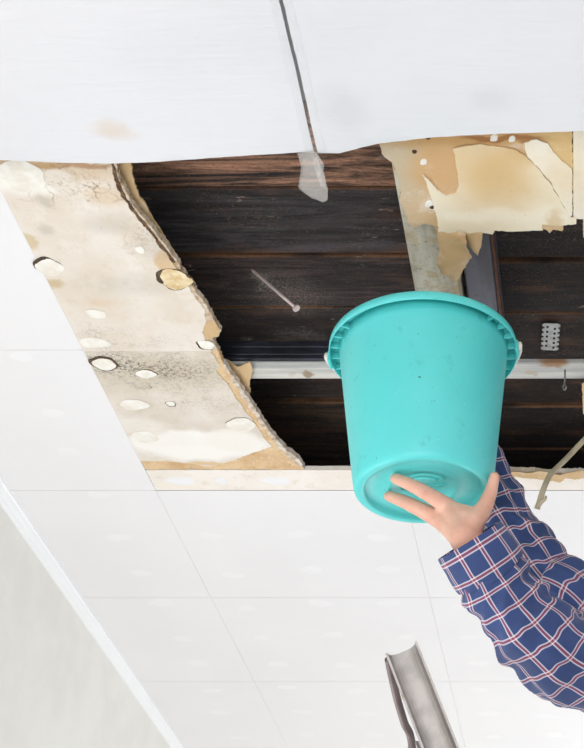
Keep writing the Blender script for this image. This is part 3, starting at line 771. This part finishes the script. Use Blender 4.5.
for k in range(4):
    zt_ = .25 + .26 * k; t = (topc.z - zt_) / -dirv.z; c_ = topc + dirv * t - base0
    b2 = bmesh.new(); box(b2, c_.x - .04, c_.x + .04, .004, LW - .03, c_.z - .012, c_.z + .012, .003)
    for g_ in range(5): box(b2, c_.x - .032 + g_ * .016 - .003, c_.x - .032 + g_ * .016 + .003, .006, LW - .032, c_.z + .012, c_.z + .0145)
    mesh_obj('tread', b2, m_alu, ld)

# ---------------------------------------------------------------- person
m = Mat('skin', .5)
m.b.inputs['Subsurface Weight'].default_value = .25; m.b.inputs['Subsurface Radius'].default_value = (.012, .005, .003); m.b.inputs['Subsurface Scale'].default_value = .5
c = m.mix(m.rng(m.noise(28, 4), .35, .7, 0, .7), srgb(226, 180, 158), srgb(216, 160, 138))
c = m.mix(m.rng(m.noise(160, 3), .58, .72, 0, .3), c, srgb(196, 130, 110))
m.color(c); m.bump(m.noise(260, 4), .12, .001); m_skin = m.m

def plaid(name):
    m = Mat(name, .85)
    uv = m.n('ShaderNodeUVMap').outputs[0]
    sp = m.n('ShaderNodeSeparateXYZ'); m.l(uv, sp.inputs[0])
    base = m.mix(m.rng(m.noise(10, 3), .3, .7), srgb(52, 72, 122), srgb(42, 60, 106))
    c = base
    for ax in (0, 1):
        f = m.math('FRACT', m.math('DIVIDE', sp.outputs[ax], .0375))
        dd = m.math('ABSOLUTE', m.math('SUBTRACT', f, .5))
        red = m.rng(dd, .036, .05, 1, 0)
        wh = m.math('MULTIPLY', m.rng(dd, .04, .055, 0, 1), m.rng(dd, .092, .107, 1, 0))
        c = m.mix(m.math('MULTIPLY', red, .6), c, srgb(160, 52, 66))
        c = m.mix(m.math('MULTIPLY', wh, .56), c, srgb(238, 232, 236))
    m.color(c)
    tw = m.n('ShaderNodeTexWave'); m.l(uv, tw.inputs['Vector']); tw.inputs['Scale'].default_value = 500; tw.bands_direction = 'DIAGONAL'
    m.bump(tw.outputs['Fac'], .12, .0006)
    m.b.inputs['Sheen Weight'].default_value = .15
    return m.m
m_plaid = plaid('blue_plaid_cotton')
m_jeans = simple('dark_trousers', srgb(52, 56, 68), .9, srgb(40, 44, 56), 40, .5)
m_hair = simple('dark_hair', srgb(44, 32, 26), .6, srgb(26, 20, 18), 90, .7, (120, .6))
m_shoe = simple('brown_shoe_leather', srgb(88, 62, 44), .5, srgb(66, 46, 34), 40, .5)

per = empty('person', (.30, 2.46, 0))
tag(per, 'person in blue plaid shirt holding the bucket up with raised arms', 'person')
PB = Vector((.30, 2.46, 0))
hz = CZ
# joints
Lsh, Rsh = Vector((.20, 2.30, 1.50)), Vector((.20, 2.66, 1.52))
Lel, Rel = at(566, 664, 2.40), at(574, 606, 2.60)
Lwr = at(465, 538, 2.33)
Rwr = at(468, 450, 2.71)
neck, head_c = Vector((.21, 2.48, 1.56)), Vector((.155, 2.48, 1.70))

def ball(bm, c, r, sc=(1, 1, 1), rot=None):
    mt = Matrix.Translation(c) @ (rot.to_4x4() if rot else Matrix.Identity(4)) @ Matrix.Diagonal((*sc, 1))
    bmesh.ops.create_icosphere(bm, subdivisions=3, radius=r, matrix=mt)
def chain(bm, pts):
    for i, (p, r) in enumerate(pts):
        ball(bm, p, r)
        if i + 1 < len(pts):
            q, r2 = pts[i + 1]; d_ = q - p
            if d_.length < 1e-5: continue
            mt = Matrix.Translation((p + q) / 2) @ d_.to_track_quat('Z', 'Y').to_matrix().to_4x4()
            bmesh.ops.create_cone(bm, cap_ends=True, segments=20, radius1=r, radius2=r2, depth=d_.length, matrix=mt)
bm = bmesh.new()
def hp(px, py, h): return onp(px, py, CZ + h)
# left hand, pressed up against the base of the bucket (back of the hand to the camera)
idx = [hp(449, 507, 1.160), hp(423, 491, 1.176), hp(407, 483, 1.188), hp(395.5, 478.5, 1.196)]
mid = [hp(437, 518, 1.150), hp(412, 505, 1.174), hp(398, 499, 1.187), hp(389, 496, 1.194)]
chain(bm, list(zip(idx, (.0140, .0116, .0104, .0090))))
chain(bm, list(zip(mid, (.0145, .0118, .0105, .0090))))
rng_ = [at(449, 527, 2.43), at(445, 527, 2.535), at(443, 512, 2.580), at(444, 500, 2.590)]
pky = [at(457, 529, 2.43), at(455, 524, 2.53), at(453, 511, 2.575), at(454, 501, 2.590)]
chain(bm, list(zip(rng_, (.0120, .0096, .0086, .0076))))
chain(bm, list(zip(pky, (.0110, .0085, .0076, .0068))))
thb = [at(474, 523, 2.345), at(484, 508, 2.375), at(491, 492, 2.395), at(494.5, 477, 2.405)]
chain(bm, list(zip(thb, (.0175, .0140, .0108, .0086))))
# palm
pc = [(idx[0], .0135), (mid[0], .0135), (rng_[0], .0135), (pky[0], .0125)]
for p, r in pc: chain(bm, [(p, r), (Lwr + (p - Lwr) * .45, .0175), (Lwr, .024)])
chain(bm, [(idx[0], .0125), (mid[0], .0128), (rng_[0], .0125), (pky[0], .012)])
pmid = (idx[0] + mid[0] + rng_[0] + pky[0]) / 4
chain(bm, [(idx[0] + (thb[0] - idx[0]) * .25, .0125), (thb[0], .018), (Lwr, .024)])
chain(bm, [(idx[0], .011), (thb[1] + (thb[0] - thb[1]) * .55, .0125)])
chain(bm, [(pmid, .015), (Lwr, .022)])
for p, k_ in ((idx[0], .0128), (mid[0], .0130)): ball(bm, p + Vector((0, -.002, -.004)), k_)
for p, k_ in ((idx[1], .0112), (mid[1], .0115)): ball(bm, p + Vector((0, -.001, -.0022)), k_)
# arms
chain(bm, [(Lwr, .025), (Lwr + (Lel - Lwr) * .4, .036), (Lel, .041), (Lel + (Lsh - Lel) * .5, .047), (Lsh, .055)])
chain(bm, [(Rwr, .024), (at(501, 514, 2.65), .030), (at(534, 565, 2.61), .034), (Rel, .038), (Rel + (Rsh - Rel) * .5, .047), (Rsh, .055)])
# right hand, flat on the far side wall of the bucket
axis = Vector((-.316, 2.12, 0))
def wall(ang, z, off):
    r = rb_ + (rt - rb_) * (z - BZ) / BH + off
    return Vector((axis.x - .06 * (z - BZ) + r * math.cos(math.radians(ang)), axis.y + r * math.sin(math.radians(ang)), z))
fing = [(62, .0), (70, .022), (78, .038), (86, .048)]
kn = []
for i, (a0, up_) in enumerate(fing):
    z0 = BZ + .165 - i * .020
    p = [wall(72, z0 - .012, .021), wall(90, z0 + .010, .014), wall(102, z0 + .016, .0125), wall(112, z0 + .018, .011)]
    kn.append(p[0]); chain(bm, list(zip(p, (.0122, .0098, .0088, .0078))))
tb = [wall(66, BZ + .150, .030), wall(66, BZ + .180, .022), wall(68, BZ + .198, .016), wall(72, BZ + .214, .013)]
chain(bm, list(zip(tb, (.017, .0135, .011, .0088))))
for p in kn: chain(bm, [(p, .0135), ((p + Rwr) / 2, .018), (Rwr, .024)])
chain(bm, [(k_, .0125) for k_ in kn]); chain(bm, [(tb[0], .017), (Rwr, .024)])
# torso, neck, head, legs
pel = Vector((.31, 2.46, .93))
for z_, rx, ry, x_ in ((.92, .12, .17, .31), (1.05, .11, .155, .30), (1.18, .115, .165, .28), (1.30, .12, .18, .255), (1.42, .115, .185, .235), (1.49, .085, .165, .22)):
    ball(bm, Vector((x_, 2.47, z_)), 1, (rx, ry, .10))
chain(bm, [(Lsh, .058), (Vector((.22, 2.48, 1.52)), .062), (Rsh, .058)])
chain(bm, [(Vector((.22, 2.48, 1.50)), .062), (neck + Vector((-.01, 0, .03)), .052)])
rot = Matrix.Rotation(math.radians(28), 3, 'Y')          # the face looks up to the left
def hd(x, y, z): return head_c + rot @ Vector((x, y, z))
ball(bm, hd(.012, 0, .015), .098, (1.0, .80, 1.08), rot)
ball(bm, hd(-.030, 0, -.055), .062, (.95, .88, 1.05), rot)
chain(bm, [(hd(-.088, 0, .012), .009), (hd(-.106, 0, -.022), .0125)])
for s_ in (-1, 1):
    ball(bm, hd(-.085, s_ * .030, .028), .016, (.8, 1.3, .6), rot)
    ball(bm, hd(-.096, s_ * .010, -.025), .008)
    ball(bm, hd(.006, s_ * .080, -.004), .030, (.6, .25, 1.0), rot)
chain(bm, [(hd(-.086, -.02, -.062), .0065), (hd(-.091, 0, -.061), .0085), (hd(-.086, .02, -.062), .0065)])
ball(bm, hd(-.078, 0, -.098), .02)
for s_ in (-1, 1):
    hipp = Vector((.31, 2.47 + s_ * .095, .90)); kne = Vector((.285, 2.47 + s_ * .11, .49)); ank = Vector((.33, 2.47 + s_ * .115, .09))
    chain(bm, [(hipp, .088), (kne, .058), (kne + (ank - kne) * .35, .056), (ank, .038)])
    chain(bm, [(ank, .038), (Vector((.27, ank.y, .045)), .036), (Vector((.165, ank.y - s_ * -.012, .034)), .030)])
for v in bm.verts: v.co -= PB
tmp = mesh_obj('body_source', bm, m_skin)
rm = tmp.modifiers.new('r', 'REMESH'); rm.mode = 'VOXEL'; rm.voxel_size = .0026; rm.use_smooth_shade = True
sm = tmp.modifiers.new('s', 'SMOOTH'); sm.factor = .5; sm.iterations = 5
dg = bpy.context.evaluated_depsgraph_get()
bme = bpy.data.meshes.new_from_object(tmp.evaluated_get(dg)); bme.name = 'body'
bpy.data.objects.remove(tmp, do_unlink=True)
for p in bme.polygons: p.use_smooth = True
bme.materials.clear(); bme.materials.append(m_skin)
bo = link(bpy.data.objects.new('body', bme), per)

def cloth(name, path, mat, parent, seg=72, sub=14, amp=.006, k_along=26, seed=0.0, flat=1.0, up=None, open_end=True, thick=.0016, twist=0.0, uvo=(0, 0), folds=()):
    pts = catmull([p for p, r in path], sub)
    rr = [r for p, r in path]; radii = []
    for i in range(len(pts)):
        t = i / sub; a = min(int(t), len(rr) - 2); f = t - a; f = f * f * (3 - 2 * f); radii.append(rr[a] * (1 - f) + rr[a + 1] * f)
    fr = frames(pts, up); b2 = bmesh.new(); uvl = b2.loops.layers.uv.new('UVMap')
    rings = []; vlen = 0.0; vs = []; vk = [[0.0] * seg]
    r_mean = sum(radii) / len(radii)
    for i, p in enumerate(pts):
        if i: vlen += (pts[i] - pts[i - 1]).length
        vs.append(vlen); _, n_, b_ = fr[i]; row = []
        edge = min(1.0, vlen / .03)
        for k in range(seg):
            a = 2 * math.pi * k / seg + twist
            ca, sa = math.cos(a), math.sin(a)
            q = (vlen * k_along + 1.5 * ca + seed, ca * 1.15 + seed, sa * 1.15)
            w_ = noise.noise(q); w_ = (1 - abs(w_) * 2.4) * .6
            w2 = noise.noise((vlen * k_along * .45 + seed * 2, ca * .9, sa * .9 + 2.2 * vlen * 6))
            w3 = noise.noise((vlen * k_along * 2.2 + 2.5 * sa, ca * 2.2 + seed, sa * 2.2))
            r = radii[i] + amp * edge * (w_ + .9 * w2 + .35 * w3)
            for (v0, wd_, am, sl, a0) in folds:
                x_ = (vlen - v0 - sl * math.cos(a - a0)) / wd_
                lobe = .55 + .45 * math.cos(a - a0 - 1.1)
                r += .65 * am * lobe * (math.exp(-x_ * x_) - .8 * math.exp(-(x_ - 1.7) ** 2))
            row.append(b2.verts.new(p + n_ * (r * ca * flat) + b_ * (r * sa)))
        rings.append(row)
        if i: vk.append([vk[-1][k] + .35 * (vs[i] - vs[i - 1]) + .65 * (row[k].co - rings[-2][k].co).length for k in range(seg)])
    for i in range(len(rings) - 1):
        for k in range(seg):
            k2 = (k + 1) % seg
            f = b2.faces.new((rings[i][k], rings[i][k2], rings[i + 1][k2], rings[i + 1][k]))
            per_ = 2 * math.pi * r_mean
            per_ = round(per_ / .0375) * .0375
            uvs = ((k / seg * per_, vk[i][k]), ((k + 1) / seg * per_, vk[i][k2]), ((k + 1) / seg * per_, vk[i + 1][k2]), (k / seg * per_, vk[i + 1][k]))
            for lp, u_ in zip(f.loops, uvs): lp[uvl].uv = (u_[0] + uvo[0], u_[1] + uvo[1])
    o = mesh_obj(name, b2, mat, parent, True)
    md = o.modifiers.new('s', 'SOLIDIFY'); md.thickness = thick; md.offset = -1
    return o
def loc(p): return p - PB
def T(px, py, zc): return loc(at(px, py, zc))
# shirt: torso, collar, two sleeves with cuffs
shirt = cloth('shirt', [(loc(Vector((.315, 2.47, .86))), .195), (loc(Vector((.31, 2.47, 1.0))), .185), (loc(Vector((.285, 2.47, 1.18))), .185), (loc(Vector((.255, 2.47, 1.34))), .195), (loc(Vector((.232, 2.475, 1.46))), .185), (loc(Vector((.222, 2.48, 1.53))), .12), (loc(Vector((.215, 2.48, 1.575))), .068)],
              m_plaid, per, 96, 12, .006, 12, 3.0, .74, (1, 0, 0))
cloth('collar', [(loc(Vector((.222, 2.48, 1.535))), .078), (loc(Vector((.215, 2.48, 1.565))), .070), (loc(Vector((.205, 2.48, 1.59))), .068)], m_plaid, shirt, 48, 6, .001, 10, 5.0, 1.0, (1, 0, 0))
Lcuff = [(T(469.5, 540, 2.322), .0570), (T(475, 549, 2.322), .0575), (T(482, 560, 2.325), .0580), (T(489, 571, 2.33), .0585)]
cloth('cuff', Lcuff, m_plaid, shirt, 96, 10, .0035, 16, 8.3, 1.0, (0, -1, 0), twist=.55, uvo=(.012, .006))
Lup = [(T(478, 554, 2.325), .0430), (T(487, 568, 2.325), .0470), (T(497, 584, 2.33), .0520), (T(514, 609, 2.335), .0580), (T(536, 634, 2.345), .0650), (T(560, 654, 2.365), .0710), (T(590, 664, 2.39), .0745)]
Lup += [(loc(Lsh + Vector((-.13, -.03, .06))), .078), (loc(Lsh + Vector((-.03, -.005, .01))), .082), (loc(Lsh + Vector((.05, .06, -.02))), .075)]
cloth('sleeve', Lup, m_plaid, shirt, 120, 16, .0090, 17, 1.7, 1.0, (0, -1, 0), twist=.3, folds=((.062, .010, .012, .012, 2.4), (.080, .012, .012, -.026, 1.8), (.105, .011, .010, .03, 3.4), (.15, .014, .009, -.03, .2), (.20, .016, .010, .04, 2.2), (.26, .016, .011, -.03, 4.4)))
Rup = [(T(464, 441, 2.73), .048), (T(482, 479, 2.69), .0490), (T(501, 514, 2.65), .0495), (T(522, 548, 2.62), .0510), (T(546, 581, 2.60), .0540), (T(576, 605, 2.60), .060)]
Rup += [(loc(Rsh + Vector((-.15, -.06, .08))), .070), (loc(Rsh + Vector((-.04, -.01, .01))), .078), (loc(Rsh + Vector((.05, -.06, -.02))), .072)]
cloth('sleeve', Rup, m_plaid, shirt, 110, 16, .0105, 17, 6.4, 1.0, (0, -1, 0), twist=.1, uvo=(.01, .013), folds=((.06, .012, .008, .03, .5), (.12, .012, .010, -.028, 2.0), (.165, .010, .012, .03, 1.0), (.20, .011, .012, -.02, 0.2), (.245, .012, .010, .03, 3.4)))
# trousers, shoes, hair
tr = cloth('trousers', [(loc(Vector((.31, 2.47, 1.0))), .165), (loc(Vector((.312, 2.47, .93))), .185), (loc(Vector((.312, 2.47, .84))), .19)], m_jeans, per, 64, 8, .003, 10, 2., .72, (1, 0, 0))
for s_ in (-1, 1):
    hipp = Vector((.312, 2.47 + s_ * .088, .93)); kne = Vector((.288, 2.47 + s_ * .11, .49)); ank = Vector((.325, 2.47 + s_ * .115, .07))
    cloth('trouser_leg', [(loc(hipp), .098), (loc(hipp + (kne - hipp) * .5), .092), (loc(kne), .076), (loc(kne + (ank - kne) * .5), .074), (loc(ank), .066)], m_jeans, tr, 48, 10, .005, 14, 4. + s_, 1.0, (1, 0, 0))
    b2 = bmesh.new(); y_ = 2.47 + s_ * .115
    P = [Vector((.385, y_, .045)), Vector((.34, y_, .055)), Vector((.27, y_, .052)), Vector((.20, y_ + s_ * .006, .040)), Vector((.145, y_ + s_ * .01, .032)), Vector((.118, y_ + s_ * .01, .026))]
    tube(b2, catmull([loc(p) for p in P], 5), [.034] + [.046] * 6 + [.047] * 6 + [.044] * 7 + [.036] * 4 + [.024, .015][:2], 20, .98)
    for v in b2.verts: v.co.z = max(v.co.z, 0.0)
    mesh_obj('shoe', b2, m_shoe, per, True)
b2 = bmesh.new(); ball(b2, Vector((0, 0, 0)), 1)
for v in list(b2.verts):
    q = v.co.copy(); n_ = 1 + .03 * noise.noise(q * 9)
    v.co = loc(hd(.020 + q.x * .100 * n_, q.y * .090 * n_, .030 + q.z * .103 * n_))
    if q.x < -.55 and q.z < .45: v.co = loc(hd(.0, q.y * .07, .05))
mesh_obj('hair', b2, m_hair, per, True)
